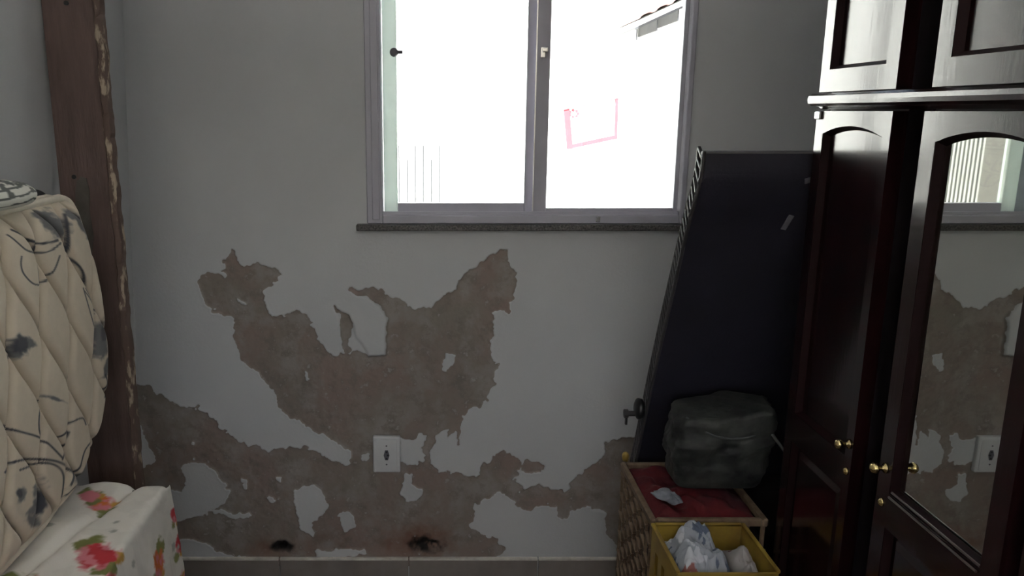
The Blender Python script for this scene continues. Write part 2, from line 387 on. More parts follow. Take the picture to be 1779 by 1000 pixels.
# the two lifted flakes of paint in the middle stay painted, their outline crisp
FL1 = [(535,500),(560,500),(575,500),(600,501),(612,511),(640,517),(662,531),(674,554),(670,584),(671,617),(640,619),(631,600),(619,584),(612,560),(606,547),(590,539),(579,529),(585,548),(592,570),(596,612),(575,606),(551,590),(552,566),(540,550)]
flx, fly = QX + 0.3 * wxp, QY + 0.3 * wyp
FL = in_poly(flx, fly, FL1)
bare &= ~FL
# stray specks
sp_ = fbm(QX / 7.0, QY / 7.0, 55, 3); zone = blur(bare.astype(float), 10)
bare &= ~((sp_ > 0.62) & (QY > 760))
bare |= ((sp_ < -0.60) & (zone > 0.18) & ~FL)
paint = blur(1.0 - bare.astype(float), 2)
wide = blur(1.0 - bare.astype(float), 7)
edge = np.clip(4 * wide * (1 - wide), 0, 1) * paint
Yg = 0.0038 * (1 - paint) - 0.0016 * edge + (1 - paint) * 0.0016 * fbm(QX / 9, QY / 9, 21, 3)
lift = blur(FL.astype(float), 5)
Yg -= lift * 0.016 * np.clip((QX - 590) / 80, 0, 1) ** 1.2
Yg -= lift * 0.010 * np.clip(1 - np.hypot(QX - 590, QY - 565) / 45, 0, 1)
Yg += 0.006 * np.exp(-(seg_dist(QX, QY, [(600, 506), (615, 504), (650, 507)]) / 3.0) ** 2) * 0
# broken holes at the foot of the wall with rust and mould round them
def hole(cx, cy, rx, ry, sd_):
    q = np.hypot((QX - cx) / rx, (QY - cy) / ry) + 0.5 * fbm(QX / 9, QY / 9, sd_, 3)
    return q
h1 = hole(488, 949, 19, 9, 5); h2 = hole(738, 946, 28, 13, 8)
mould = np.clip(1.35 - h1, 0, 1) * 1.6 + np.clip(1.35 - h2, 0, 1) * 1.6 * np.clip(0.85 + 1.2 * fbm(QX / 6, QY / 6, 77, 3), 0.2, 1)
mould = np.clip(mould, 0, 1)
hr = hole(728, 938, 58, 26, 12); hr1 = hole(470, 955, 34, 14, 14)
rust = np.clip(np.clip(1.4 - hr, 0, 1) * 0.6 + np.clip(1.4 - hr1, 0, 1) * 0.35 + 0.35 * np.clip(1.2 - np.hypot((QX - 560) / 200, (QY - 945) / 26), 0, 1) * (0.5 + fbm(QX / 15, QY / 15, 44, 3)), 0, 1) * (1 - paint)
mould *= (1 - 0.9 * paint)
Yg += 0.03 * np.clip(1.0 - h1, 0, 1) + 0.022 * np.clip(1.0 - h2, 0, 1)
# seams stay flush with the rest of the wall
fade = np.minimum(1, np.minimum((GX1 - XX) / 0.03, (GZ1 - ZZ) / 0.03)); Yg *= np.clip(fade, 0, 1)
pc = np.stack([paint.ravel(), rust.ravel(), mould.ravel()], 1)
me = grid_mesh('plaster_face', np.stack([XX.ravel(), Yg.ravel(), ZZ.ravel()], 1), len(gz), len(gx), colors=('Peel', pc))
pf = link('plaster_face', me, M['peel'], wall_back); pf['label'] = 'grey paint peeled off in large ragged patches down to brown plaster'

# baseboard of tiles
bb = struct(thing('baseboard_back'), 'row of taupe baseboard tiles along the back wall')
xs = [lx(0) + 0.002, -0.552, -0.092, 0.368, 0.828, RX]
for a, b_ in zip(xs[:-1], xs[1:]):
    t_ = box('tile', a + 0.002, b_ - 0.002, -0.012, 0.0, 0.0, 0.075, M['tile_base'], bb, 0.0015, 1)
    box('lit_top_edge', a + 0.002, b_ - 0.002, -0.013, 0.0, 0.075, 0.084, M['tile_lit_edge'], t_, 0.003, 2)  # paler strip: light on the tile tops put into the colour

# ================================================================== WINDOW
win = struct(thing('window_1', (0, 0, 0)), 'two-pane sliding window in a grey aluminium frame')
bm = bmesh.new()
bx(bm, WX0, -0.168, -0.012, 0.10, WZ0 + 0.016, WZ1, 0.003, 1)
box_ = from_bm('frame_post', bm, M['grey_alu'], win)
box('frame_lip', -0.200, -0.176, -0.020, -0.012, WZ0 + 0.03, WZ1, M['grey_alu'], win, 0.002, 1)
box('frame_post', 0.790, WX1, -0.012, 0.10, WZ0 + 0.016, WZ1, M['grey_alu'], win, 0.003, 1)
box('frame_head', -0.168, 0.790, -0.012, 0.10, WZ1 - 0.05, WZ1, M['grey_alu'], win, 0.003, 1)
box('frame_track', -0.168, 0.790, -0.012, 0.10, WZ0 + 0.016, 1.306, M['grey_alu'], win, 0.003, 1)
box('track_rail', -0.168, 0.790, 0.004, 0.010, 1.306, 1.316, M['grey_alu'], win)
box('track_clip', 0.520, 0.535, -0.016, -0.012, 1.284, 1.302, M['chrome'], win, 0.002, 1)
def sash(x0, x1, y0, y1, z0, z1, sl, sr, rail, ml, mr_, latch):
    s_ = box('sash', x0 + sl, x1 - sr, y0, y1, z0, z0 + rail, M['grey_alu'], win, 0.002, 1)
    box('stile', x0, x0 + sl, y0, y1, z0, z1, ml, s_, 0.002, 1)
    box('stile', x1 - sr, x1, y0, y1, z0, z1, mr_, s_, 0.002, 1)
    box('top_rail', x0 + sl, x1 - sr, y0, y1, z1 - rail, z1, M['grey_alu'], s_, 0.002, 1)
    ym = (y0 + y1) / 2
    box('pane', x0 + sl, x1 - sr, ym - 0.0015, ym + 0.0015, z0 + rail, z1 - rail, M['glass'], s_)
    return s_
sL = sash(-0.166, 0.338, 0.050, 0.078, 1.308, WZ1 - 0.052, 0.045, 0.044, 0.030, M['pale_alu'], M['grey_alu'], None)
sR = sash(0.318, 0.788, 0.012, 0.040, 1.308, WZ1 - 0.052, 0.044, 0.014, 0.018, M['grey_alu'], M['grey_alu'], None)
bm = bmesh.new(); lathe(bm, [(-0.016, 0.012), (-0.008, 0.014), (0, 0.014)], (-0.128, 0.050, 1.815), 'Y', 14); bx(bm, -0.122, -0.100, 0.036, 0.046, 1.810, 1.820, 0.002, 1)
from_bm('latch', bm, M['tag'], sL)
bm = bmesh.new(); bx(bm, 0.330, 0.346, -0.002, 0.012, 1.795, 1.828, 0.003, 2); bx(bm, 0.334, 0.352, -0.012, 0.0, 1.812, 1.826, 0.003, 2)
from_bm('latch', bm, M['chrome'], sR)
box('edge_strip', 0.3165, 0.3195, 0.008, 0.014, 1.31, WZ1 - 0.06, M['chrome'], sR)
si = box('sill', -0.252, 0.835, -0.032, 0.10, 1.258, 1.277, M['granite'], win, 0.002, 1); si['label'] = 'thin dark speckled granite sill'

# ================================================================== OUTSIDE
struct(box('ground', -9, 9, 0.16, 14, -0.25, -0.1, M['ext_ground']), 'sunlit pale concrete yard outside the window')
struct(box('wall_neighbour', -7, 8, 3.2, 3.4, -0.1, 3.4, M['ext_wall']), 'glaring white neighbouring wall outside the window')
# red framed sign hung on the neighbouring wall
sg = thing('wall_sign', (1.10, 3.185, 1.36), 'white sign with a red border hung crooked on the wall outside', 'sign')
sq = [(0.900, 1.644), (0.935, 1.368), (1.285, 1.442), (1.280, 1.722)]
bm = bmesh.new(); prism(bm, [(x - 1.10, z - 1.36) for x, z in sq], -0.012, 0.012, 'Y'); from_bm('sign_face', bm, M['ext_sign'], sg)
for k, wdt in ((0, 0.042), (1, 0.028), (2, 0.02), (3, 0.006)):
    (x0, z0), (x1, z1) = sq[k], sq[(k + 1) % 4]
    d = Vector((x1 - x0, 0, z1 - z0)); L_ = d.length; d.normalize(); n_ = Vector((-d.z, 0, d.x))
    pts = [Vector((x0, 0, z0)), Vector((x1, 0, z1)), Vector((x1, 0, z1)) + n_ * wdt, Vector((x0, 0, z0)) + n_ * wdt]
    bm = bmesh.new(); prism(bm, [(p.x - 1.10, p.z - 1.36) for p in pts], -0.020 - 0.0012 * k, -0.012, 'Y'); from_bm('border', bm, M['ext_red'], sg)
bm = bmesh.new()
for k in range(7):
    a = k / 7 * 6.283
    prism(bm, [(-0.125 + 0.03 * math.cos(a) + 0.011 * math.cos(t_), 0.255 + 0.022 * math.sin(a) + 0.011 * math.sin(t_)) for t_ in (0, 1.26, 2.5, 3.77, 5.0)], -0.016, -0.0125, 'Y')
em = from_bm('emblem', bm, M['ext_red'], sg)
# tiled canopy edge climbing to the right on the neighbouring wall
cp = thing('tiled_canopy', (1.27, 3.2, 2.1), 'small clay tiled canopy sloping up along the wall outside', 'canopy')
ang = math.atan2(2.40 - 2.17, 1.78 - 1.27)
bm = bmesh.new(); prism(bm, [(0, 0.05), (1.3, 0.05 + 1.3 * math.tan(ang)), (1.3, 0.085 + 1.3 * math.tan(ang)), (0, 0.085)], -0.5, -0.005, 'Y'); from_bm('soffit_board', bm, M['ext_sign'], cp)
bm = bmesh.new(); prism(bm, [(-0.01, 0.03), (1.3, 0.03 + 1.3 * math.tan(ang)), (1.3, 0.045 + 1.3 * math.tan(ang)), (-0.01, 0.045)], -0.5, -0.49, 'Y'); from_bm('drip_edge', bm, M['ext_grey'], cp)
tm = None
for k in range(13):
    if tm is None:
        bm = bmesh.new(); pr_ = [(0.055 * math.cos(t), 0.022 * math.sin(t)) for t in np.linspace(0, math.pi, 7)] + [(0.04 * math.cos(t), 0.012 * math.sin(t)) for t in np.linspace(math.pi, 0, 7)]
        prism(bm, pr_, -0.27, 0.26, 'Y'); bmesh.ops.recalc_face_normals(bm, faces=bm.faces); tm = bpy.data.meshes.new('tile'); bm.to_mesh(tm); bm.free(); tm.materials.append(M['ext_tile'])
    t_ = link('roof_tile', tm, None, cp); t_.location = (0.05 + k * 0.1, -0.26, 0.092 + (0.05 + k * 0.1) * math.tan(ang)); t_.rotation_euler = (0, -ang, 0)
for x in (0.005, 0.13, 0.26):
    box('bracket', x, x + 0.008, -0.48, -0.005, -0.03 + x * math.tan(ang), 0.05 + x * math.tan(ang), M['ext_grey'], cp)
# thin railing low on the left in front of the white wall
rl = thing('yard_railing', (-0.12, 3.1, -0.1), 'thin grey yard railing in front of the white wall outside', 'railing')
for k in range(6):
    x = -0.13 + k * 0.057
    bm = bmesh.new(); tube(bm, [(x, 0, 0), (x, 0, 1.50 - (0.1 if k in (1, 4) else 0))], 0.006, 6); from_bm('bar', bm, M['ext_grey'], rl)
bm = bmesh.new(); tube(bm, [(-0.16, 0.0, 1.0), (0.18, 0.0, 1.0)], 0.006, 6); from_bm('rail', bm, M['ext_sign'], rl)
# corrugated side fence and a shutter, seen only in the wardrobe mirror
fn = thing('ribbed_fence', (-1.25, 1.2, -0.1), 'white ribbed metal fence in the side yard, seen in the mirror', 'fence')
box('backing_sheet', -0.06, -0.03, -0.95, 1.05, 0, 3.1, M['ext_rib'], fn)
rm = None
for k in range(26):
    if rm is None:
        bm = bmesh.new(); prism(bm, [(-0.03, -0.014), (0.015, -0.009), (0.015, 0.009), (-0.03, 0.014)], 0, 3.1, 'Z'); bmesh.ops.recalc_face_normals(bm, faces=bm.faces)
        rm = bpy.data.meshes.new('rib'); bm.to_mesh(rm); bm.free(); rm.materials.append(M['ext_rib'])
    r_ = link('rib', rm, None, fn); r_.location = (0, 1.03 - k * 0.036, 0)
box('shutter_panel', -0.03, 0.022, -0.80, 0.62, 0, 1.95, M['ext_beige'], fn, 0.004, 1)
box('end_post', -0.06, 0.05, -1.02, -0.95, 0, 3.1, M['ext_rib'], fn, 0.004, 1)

# ================================================================== BOARD (upright, by the left wall)
bd = thing('wooden_board', (-0.89, -0.52, 0), 'dark brown worn upright wooden board with a splintered edge by the corner', 'board')
bx0, bxr, yf, yk = -0.955, -0.828, -0.54, -0.500
zs = np.linspace(0, 2.6, 105); bm = bmesh.new(); prev = None
for i, z in enumerate(zs):
    l = max(lx(z) + 0.004, bx0 + 0.0)
    j = 0.006 * float(fbm(z * 9, 0.3, 4, 3))
    r = bxr + 0.004 * float(fbm(z * 14, 2.3, 9, 3)) - (0.02 if z < 0.7 else 0) * 0
    ring = [bm.verts.new((l, yf, z)), bm.verts.new((r - 0.004, yf, z)), bm.verts.new((r, yf + 0.005, z)), bm.verts.new((r, yk, z)), bm.verts.new((l, yk, z))]
    if prev:
        for k in range(5): bm.faces.new((prev[k], prev[(k+1) % 5], ring[(k+1) % 5], ring[k]))
    else: bm.faces.new(ring)
    prev = ring
bm.faces.new(prev)
from_bm('plank', bm, M['board'], bd).location = (0.89, 0.52, 0)
bm = bmesh.new(); prev = None
for i, z in enumerate(np.linspace(0, 2.6, 210)):
    a = bxr + 0.000 + 0.008 * float(fbm(z * 22, 5.5, 31, 4)); o_ = bxr + 0.011 + 0.006 * float(fbm(z * 26, 8.5, 37, 4)); yy = yf + 0.010 + 0.010 * float(fbm(z * 30, 1.5, 41, 3))
    ring = [bm.verts.new((a - 0.004, yf + 0.004, z)), bm.verts.new((a, yf - 0.002, z)), bm.verts.new((o_, yy, z)), bm.verts.new((o_ + 0.002, yk - 0.004, z)), bm.verts.new((a, yk - 0.004, z))]
    if prev:
        for k in range(5): bm.faces.new((prev[k], prev[(k+1) % 5], ring[(k+1) % 5], ring[k]))
    else: bm.faces.new(ring)
    prev = ring
bm.faces.new(prev)
o = from_bm('splintered_edge', bm, M['chip'], bd); o.location = (0.89, 0.52, 0); o['label'] = 'chipped pale edge of the board'
bm = bmesh.new()
pts = [(-0.965, 1.33), (-0.972, 1.38), (-0.968, 1.42), (-0.962, 1.45), (-0.950, 1.462), (-0.935, 1.458), (-0.930, 1.42), (-0.935, 1.37), (-0.930, 1.30), (-0.945, 1.22), (-0.955, 1.26)]
kb = 0.9455; pts = [(x * kb, CAM_H + (z - CAM_H) * kb) for x, z in pts]
prism(bm, pts, yf - 0.002, yf + 0.002, 'Y'); from_bm('filler_patch', bm, M['filler'], bd).location = (0.89, 0.52, 0)
for (x, z) in ((-0.915, 1.471), (-0.894, 1.890)):
    bm = bmesh.new(); lathe(bm, [(-0.003, 0.006), (0.003, 0.006)], (x, yf, z), 'Y', 10); from_bm('nail_hole', bm, M['black'], bd).location = (0.89, 0.52, 0)

# ================================================================== BED BASE + FLORAL CLOTH + MATTRESS
BT = 0.735
be = thing('bed_base', (-0.83, -1.5, 0), 'wooden bed base hidden under the floral cloth', 'bed')
box('platform', -0.14, 0.15, -0.76, 0.735, 0.60, BT - 0.012, M['gap'], be, 0.01)
for sx in (-0.13, 0.09):
    for sy in (-0.74, 0.67): box('leg', sx, sx + 0.05, sy, sy + 0.05, 0, 0.60, M['gap'], be, 0.004, 1)

# cloth: profile across (from the wall over the edge and down), swept along the bed
ns, nl = 170, 300
prof = []                                          # (offset length s) -> X,Z
def cloth_prof(s):
    if s < 0.31: return -0.985 + s, BT + 0.002 + 0.016 * max(0, 1 - s / 0.24) ** 0.7
    a = s - 0.31; R = 0.018; q = R * math.pi / 2
    if a < q: t = a / R; return -0.675 + R * math.sin(t), BT + 0.002 - R * (1 - math.cos(t))
    a -= q; return -0.657 + 0.20 * a * 0.42, BT + 0.002 - R - a
S = np.linspace(0, 0.31 + 0.62, ns); PQ = np.array([cloth_prof(s) for s in S])
ly = np.concatenate([np.linspace(-0.748, -1.35, 200), np.linspace(-1.36, -2.30, 100)])
YY, SS = np.meshgrid(ly, S, indexing='ij')
Xc = np.tile(PQ[:, 0], (nl, 1)); Zc = np.tile(PQ[:, 1], (nl, 1))
drop = np.clip((SS - 0.33) / 0.5, 0, 1)
fold = fbm(YY * 7.0, SS * 1.2, 61, 3)
Xc = Xc + drop * 0.06 * fold + 0.004 * fbm(YY * 30, SS * 30, 62, 2) * (SS > 0.3)
Zc = Zc + (SS < 0.33) * (0.014 * fbm(YY * 9, SS * 10, 63, 3) - 0.012 * np.exp(-((SS - 0.2 - 0.2 * (YY + 1.0)) / 0.012) ** 2))
far = np.clip((YY + 0.80) / 0.052, 0, 1)           # last few cm bend over the bed's end
Zc = Zc - 0.02 * far ** 3 * (SS < 0.33)
YY2 = YY + drop * 0.055 * np.clip((YY + 1.1) / 0.35, 0, 1)
# the print: rose clusters and sprigs, flat colours
Cc = np.zeros((nl, ns, 3)); Cc[:] = (0.76, 0.74, 0.695)
Cc *= (1 - 0.06 * (fbm(YY * 20, SS * 20, 64, 2) > 0.2))[..., None]
rnd = random.Random(12)
def blob(cy, cs, r, col, k=0.35, seed=1, sy=1.0):
    q = np.hypot((YY - cy) / (r * sy), (SS - cs) / r) + k * 2 * fbm(YY * 55, SS * 55, seed, 3)
    mk = np.clip((1.0 - q) * 4, 0, 1)[..., None]; Cc[:] = Cc * (1 - mk) + mk * np.array(col)
RED, PINK, ORG, YEL, GRN, GRY = (0.50, 0.035, 0.05), (0.62, 0.20, 0.24), (0.62, 0.16, 0.03), (0.52, 0.30, 0.06), (0.20, 0.22, 0.07), (0.42, 0.43, 0.40)
def rose(cy, cs, r, main, seed):
    blob(cy + r * 0.9, cs - r * 0.8, r * 0.8, GRN, 0.4, seed + 1); blob(cy - r * 1.0, cs + r * 0.9, r * 0.75, GRN, 0.4, seed + 2); blob(cy + r * 0.2, cs + r * 1.2, r * 0.5, YEL, 0.4, seed + 3)
    blob(cy, cs, r * 1.15, PINK, 0.3, seed); blob(cy, cs, r * 0.95, main, 0.45, seed + 4)
    for k in range(4):
        t = rnd.uniform(0, 6.28); blob(cy + r * 0.45 * math.cos(t), cs + r * 0.45 * math.sin(t), r * 0.25, PINK, 0.5, seed + 5 + k)
spots = [(-0.86, 0.20, 0.026, ORG), (-0.84, 0.165, 0.022, PINK), (-1.085, 0.285, 0.040, RED), (-1.14, 0.36, 0.03, RED), (-0.905, 0.455, 0.030, ORG), (-0.752, 0.415, 0.020, RED), (-0.752, 0.50, 0.024, RED),
         (-0.76, 0.60, 0.022, YEL), (-1.02, 0.55, 0.035, RED), (-1.22, 0.2, 0.04, RED), (-1.3, 0.45, 0.04, ORG), (-0.9, 0.70, 0.035, RED), (-1.2, 0.7, 0.04, PINK), (-1.45, 0.3, 0.045, RED), (-1.6, 0.55, 0.05, ORG), (-1.8, 0.25, 0.045, RED), (-2.0, 0.6, 0.05, PINK), (-2.15, 0.35, 0.05, RED)]
for i, (a, b_, r, c_) in enumerate(spots): rose(a, b_, r, c_, 200 + 13 * i)
for i in range(26): blob(rnd.uniform(-1.4, -0.76), rnd.uniform(0.1, 0.9), rnd.uniform(0.006, 0.012), GRY, 0.6, 700 + i)
me = grid_mesh('floral_cloth', np.stack([Xc.ravel(), YY2.ravel(), Zc.ravel()], 1), nl, ns, colors=('Col', Cc.reshape(-1, 3)), flip=True)
fc = link('floral_cloth', me, M['floral']); tag(fc, 'white cloth with red and orange roses draped beneath the mattress', 'cloth')
sm = fc.modifiers.new('thickness', 'SOLIDIFY'); sm.thickness = 0.002; sm.offset = -1

# mattress on its long edge against the left wall, printed quilted face towards the room
XF = -0.800
mt = thing('mattress', (-0.88, -1.6, 0.74), 'beige quilted mattress with dark floral print standing on its edge', 'mattress')
zk = [0.768, 0.78, 0.80, 0.83, 0.905, 0.98, 1.066, 1.213, 1.30, 1.36, 1.40, 1.425, 1.437, 1.442]
yk_ = [-1.02, -0.955, -0.90, -0.845, -0.735, -0.694, -0.677, -0.681, -0.695, -0.712, -0.727, -0.745, -0.765, -0.80]
rows = 250; zrow = np.concatenate([np.linspace(0.768, 0.80, 14)[:-1], np.linspace(0.80, 1.40, rows - 40), np.linspace(1.40, 1.442, 28)[1:]]); rows = len(zrow)
yend = np.interp(zrow, zk, yk_); yend = np.convolve(np.pad(yend, 4, mode='edge'), np.ones(9) / 9, 'valid') * 0.5 + yend * 0.5
tcol = np.concatenate([np.linspace(0, 0.62, 250), np.linspace(0.6235, 1.78, 330)]); cols = len(tcol)
ynear = -2.46
Ym = np.maximum(yend[:, None] - tcol[None, :] * (1), ynear); Ym[:, -1] = ynear
Zm = np.repeat(zrow[:, None], cols, 1)
dend = yend[:, None] - Ym; dtop = 1.442 - Zm; dbot = Zm - 0.768
de = np.minimum(np.minimum(dend * 1.0, dtop * 1.0), np.minimum(dbot, Ym - ynear + 0.0))
roundx = 0.040 * np.clip(1 - de / 0.07, 0, 1) ** 2.2
# quilting seams: opposed waves, leaning forward as they fall
G = np.zeros_like(Ym); lam = 0.29; sp0 = 0.064
yd = Ym - 0.21 * (1.442 - Zm)
for k in range(-8, 26):
    yl = -0.66 - k * sp0 + (0.027 if k % 2 else -0.027) * np.sin(2 * math.pi * (Zm - 1.442) / lam + 0.6)
    dq = np.abs(yd - yl); G = np.maximum(G, np.exp(-(dq / 0.0034) ** 2) + 0.6 * np.exp(-(dq / 0.011) ** 2))
puff = 0.019 * np.clip(G, 0, 1.2) * np.clip(de / 0.03, 0, 1)
belly = 0.016 * np.sin(np.clip((Zm - 0.768) / 0.674, 0, 1) * math.pi)
XFg = XF - roundx - puff + belly - 0.004
# print
MX, MY = np.zeros_like(Ym), np.zeros_like(Ym)
Yp = np.where(Ym < -1.262, Ym + 0.56 * np.ceil((-1.262 - Ym) / 0.56), Ym)    # the print repeats along the cloth
ddy, ddz = Yp + CAM_D, Zm - CAM_H; dpt = ddy * _c - ddz * _s; upp = ddy * _s + ddz * _c
MX = PPX + FPX * XF / dpt; MY = PPY - FPX * upp / dpt           # where each print dot lies in the traced drawing
Cm = np.zeros((rows, cols, 3)); Cm[:] = (0.66, 0.585, 0.47)
INK, INK2 = np.array((0.055, 0.06, 0.075)), np.array((0.15, 0.155, 0.16))
def ink(mask, col): 
    global Cm
    mk = np.clip(mask, 0, 1)[..., None]; Cm = Cm * (1 - mk) + mk * col
nz1 = fbm(MX / 12, MY / 12, 301, 3); nz2 = fbm(MX / 5, MY / 5, 302, 3)
def eblob(cx, cy, rx, ry, rot=0, col=INK2, k=0.5, soft=3.0):
    c0, s0 = math.cos(rot), math.sin(rot); dx, dy_ = MX - cx, MY - cy
    q = np.hypot((dx * c0 + dy_ * s0) / (1.22 * rx), (-dx * s0 + dy_ * c0) / (1.15 * ry)) + 0.8 * k * nz1 * 1.4 + 0.25 * nz2
    ink((1 - q) * soft * 0.9, col)
for a in [(104,390,20,26,-0.3),(92,372,16,9,-0.3),(146,390,9,28,-0.35),(158,410,7,18,-0.3),(134,372,10,10,0),(168,580,12,28,0.15),(178,640,5,20,0.2),(65,870,14,36,0.15),(31,860,9,15,0),(27,600,15,16,0),(38,596,11,9,0),(22,612,9,11,0),
          (150,825,6,34,0.95),(88,693,17,4,0.3),(170,605,9,18,0.2),(60,902,16,14,0)]: eblob(*a)
eblob(27, 600, 10, 12, 0, INK, 0.7); eblob(70, 868, 8, 26, 0.15, INK, 0.7); eblob(29, 858, 5, 9, 0, INK, 0.6); eblob(150, 388, 4, 18, -0.35, INK, 0.6); eblob(172, 575, 6, 16, 0.1, INK, 0.8)
for pts, wd in [([(32,399),(48,410),(68,422),(84,421),(99,417)],2.2),([(22,408),(43,433),(68,439),(88,434),(104,422)],1.7),([(36,445),(34,460),(38,476),(54,493),(72,491),(90,469),(101,444)],1.6),([(66,386),(65,440),(65,491)],1.8),([(124,372),(121,400),(123,445)],1.6),
                ([(138,500),(148,540),(155,566)],1.1),([(142,500),(158,530),(170,552)],1.1),([(140,505),(150,520),(162,545)],1.0),([(0,734),(22,748),(65,762),(104,795)],2.0),([(66,695),(59,720),(59,745),(65,762)],1.6),([(0,820),(18,802),(54,797),(97,802),(126,820),(124,842)],2.2),
                ([(27,816),(65,804),(94,809),(108,827),(108,863)],2.0),([(104,759),(119,734),(137,726),(144,737)],1.6),([(137,820),(144,784),(158,764)],1.4),([(104,798),(115,766),(118,750)],1.6),([(124,445),(140,470),(150,500)],1.3),([(175,650),(182,668),(176,690)],1.4),([(120,860),(135,845),(150,838)],1.5)]:
    d_ = seg_dist(MX, MY, smooth_line(pts)); ink((wd + 0.5 - d_) * 0.8, INK)
front = np.stack([XFg.ravel(), Ym.ravel(), Zm.ravel()], 1)
def back_x(z): return np.interp(z, [0.76, 1.1, 1.45], [-0.945, -0.93, -0.898])
XBg = back_x(Zm) + 0.030 * np.clip(1 - de / 0.05, 0, 1) ** 2
me = grid_mesh('printed_face', front + np.array([0.88, 1.6, -0.74]), rows, cols, colors=('Col', Cm.reshape(-1, 3)))
link('printed_face', me, M['mattress'], mt)
# border: a band joining the outlines of the two faces
def outline(Xg):
    i = [(0, c) for c in range(cols - 1, -1, -1)] + [(r, 0) for r in range(1, rows)] + [(rows - 1, c) for c in range(1, cols)] + [(r, cols - 1) for r in range(rows - 2, 0, -1)]
    return np.array([(Xg[a, b], Ym[a, b], Zm[a, b]) for a, b in i])
of, ob = outline(XFg), outline(XBg)
cen = np.array([0, -1.55, 1.1]); bands = []
for t in np.linspace(0, 1, 9):
    p = of * (1 - t) + ob * t; d_ = p - cen; d_[:, 0] = 0; d_ /= np.linalg.norm(d_, axis=1)[:, None]
    bands.append(p + d_ * 0.004 * math.sin(math.pi * t))
B_ = np.array(bands)
Cb = np.tile(np.array((0.60, 0.52, 0.41)), (B_.shape[0] * B_.shape[1], 1))
me = grid_mesh('border', B_.reshape(-1, 3) + np.array([0.88, 1.6, -0.74]), 9, B_.shape[1], wrap=True, colors=('Col', Cb), flip=True)
link('border', me, M['mattress'], mt)
ri = np.unique(np.append(np.arange(0, rows, 5), rows - 1)); ci = np.unique(np.append(np.arange(0, cols, 6), cols - 1)); sub = np.ix_(ri, ci)
bk = np.stack([XBg[sub].ravel(), Ym[sub].ravel(), Zm[sub].ravel()], 1)
me = grid_mesh('back_face', bk + np.array([0.88, 1.6, -0.74]), len(ri), len(ci), colors=('Col', np.tile(np.array((0.6, 0.53, 0.43)), (len(bk), 1))), flip=True)
link('back_face', me, M['mattress'], mt)
for nm, oo, off in (('piping', of, 0.004), ('piping', ob, 0.002)):
    d_ = oo - cen; d_[:, 0] = 0; d_ /= np.linalg.norm(d_, axis=1)[:, None]
    pp = oo + d_ * 0.003 + np.array([0.88, 1.6, -0.74]); keep = [pp[0]]
    for p in pp:
        if np.linalg.norm(p - keep[-1]) > 0.012: keep.append(p)
    bm = bmesh.new(); tube(bm, keep, 0.0095, 8, closed=True); from_bm(nm, bm, M['piping'], mt, True)

# dark folded cloth and the printed cushion lying on the mattress top
def lump(name, cx, cy, cz, rx, ry, rz, material, nseed, amp=0.12, nu=48, nv=24, colorf=None, rot=0.0, flat=0.0, pw=1.0):
    u = np.linspace(0, 2 * math.pi, nu, endpoint=False); v = np.linspace(0.02, math.pi - 0.02, nv)
    V_, U_ = np.meshgrid(v, u, indexing='ij')
    sx = np.sin(V_) ** pw
    n_ = 1 + amp * fbm(np.cos(U_) * 1.6 + 3 + V_, np.sin(U_) * 1.6 + 5 - V_ * 0.7, nseed, 4)
    x = rx * sx * np.cos(U_) * n_; y = ry * sx * np.sin(U_) * n_; z = rz * np.cos(V_) * n_
    if flat > 0: z = np.maximum(z, -rz * flat)
    c0, s0 = math.cos(rot), math.sin(rot)
    P = np.stack([(x * c0 - y * s0).ravel(), (x * s0 + y * c0).ravel(), z.ravel()], 1)
    C_ = colorf(P) if colorf else None
    me = grid_mesh(name, P, nv, nu, wrap=True, colors=('Col', C_) if C_ is not None else None)
    bm = bmesh.new(); bm.from_mesh(me)
    bm.verts.ensure_lookup_table()
    bm.faces.new([bm.verts[i] for i in range(nu)]); bm.faces.new([bm.verts[(nv - 1) * nu + i] for i in range(nu)])
    bmesh.ops.recalc_face_normals(bm, faces=bm.faces); bm.to_mesh(me); bm.free()
    for p in me.polygons: p.use_smooth = True
    o = link(name, me, material); o.location = (cx, cy, cz); return o
o = lump('folded_cloth', -0.939, -0.835, 1.410, 0.033, 0.20, 0.055, M['charcoal_cloth'], 31, 0.08)
tag(o, 'charcoal folded cloth on top of the mattress by the wall', 'cloth')
def cprint(P):
    k = fbm(P[:, 1] * 60, P[:, 0] * 60, 5, 3); band = np.sin((P[:, 2] * 420) + 3 * fbm(P[:, 1] * 20, P[:, 0] * 20, 6, 2))
    C_ = np.tile(np.array((0.62, 0.63, 0.57)), (len(P), 1)); dark = ((k > 0.05) & (P[:, 2] > 0.004)) | ((band > 0.7) & (P[:, 2] > -0.012))
    C_[dark] = (0.10, 0.11, 0.105); return C_
o = lump('printed_cushion', -0.832, -1.080, 1.475, 0.054, 0.125, 0.031, M['printed'], 41, 0.06, nu=120, nv=70, colorf=cprint, flat=0.6, pw=0.8)
tag(o, 'small white cushion with black print lying on the mattress', 'cushion')

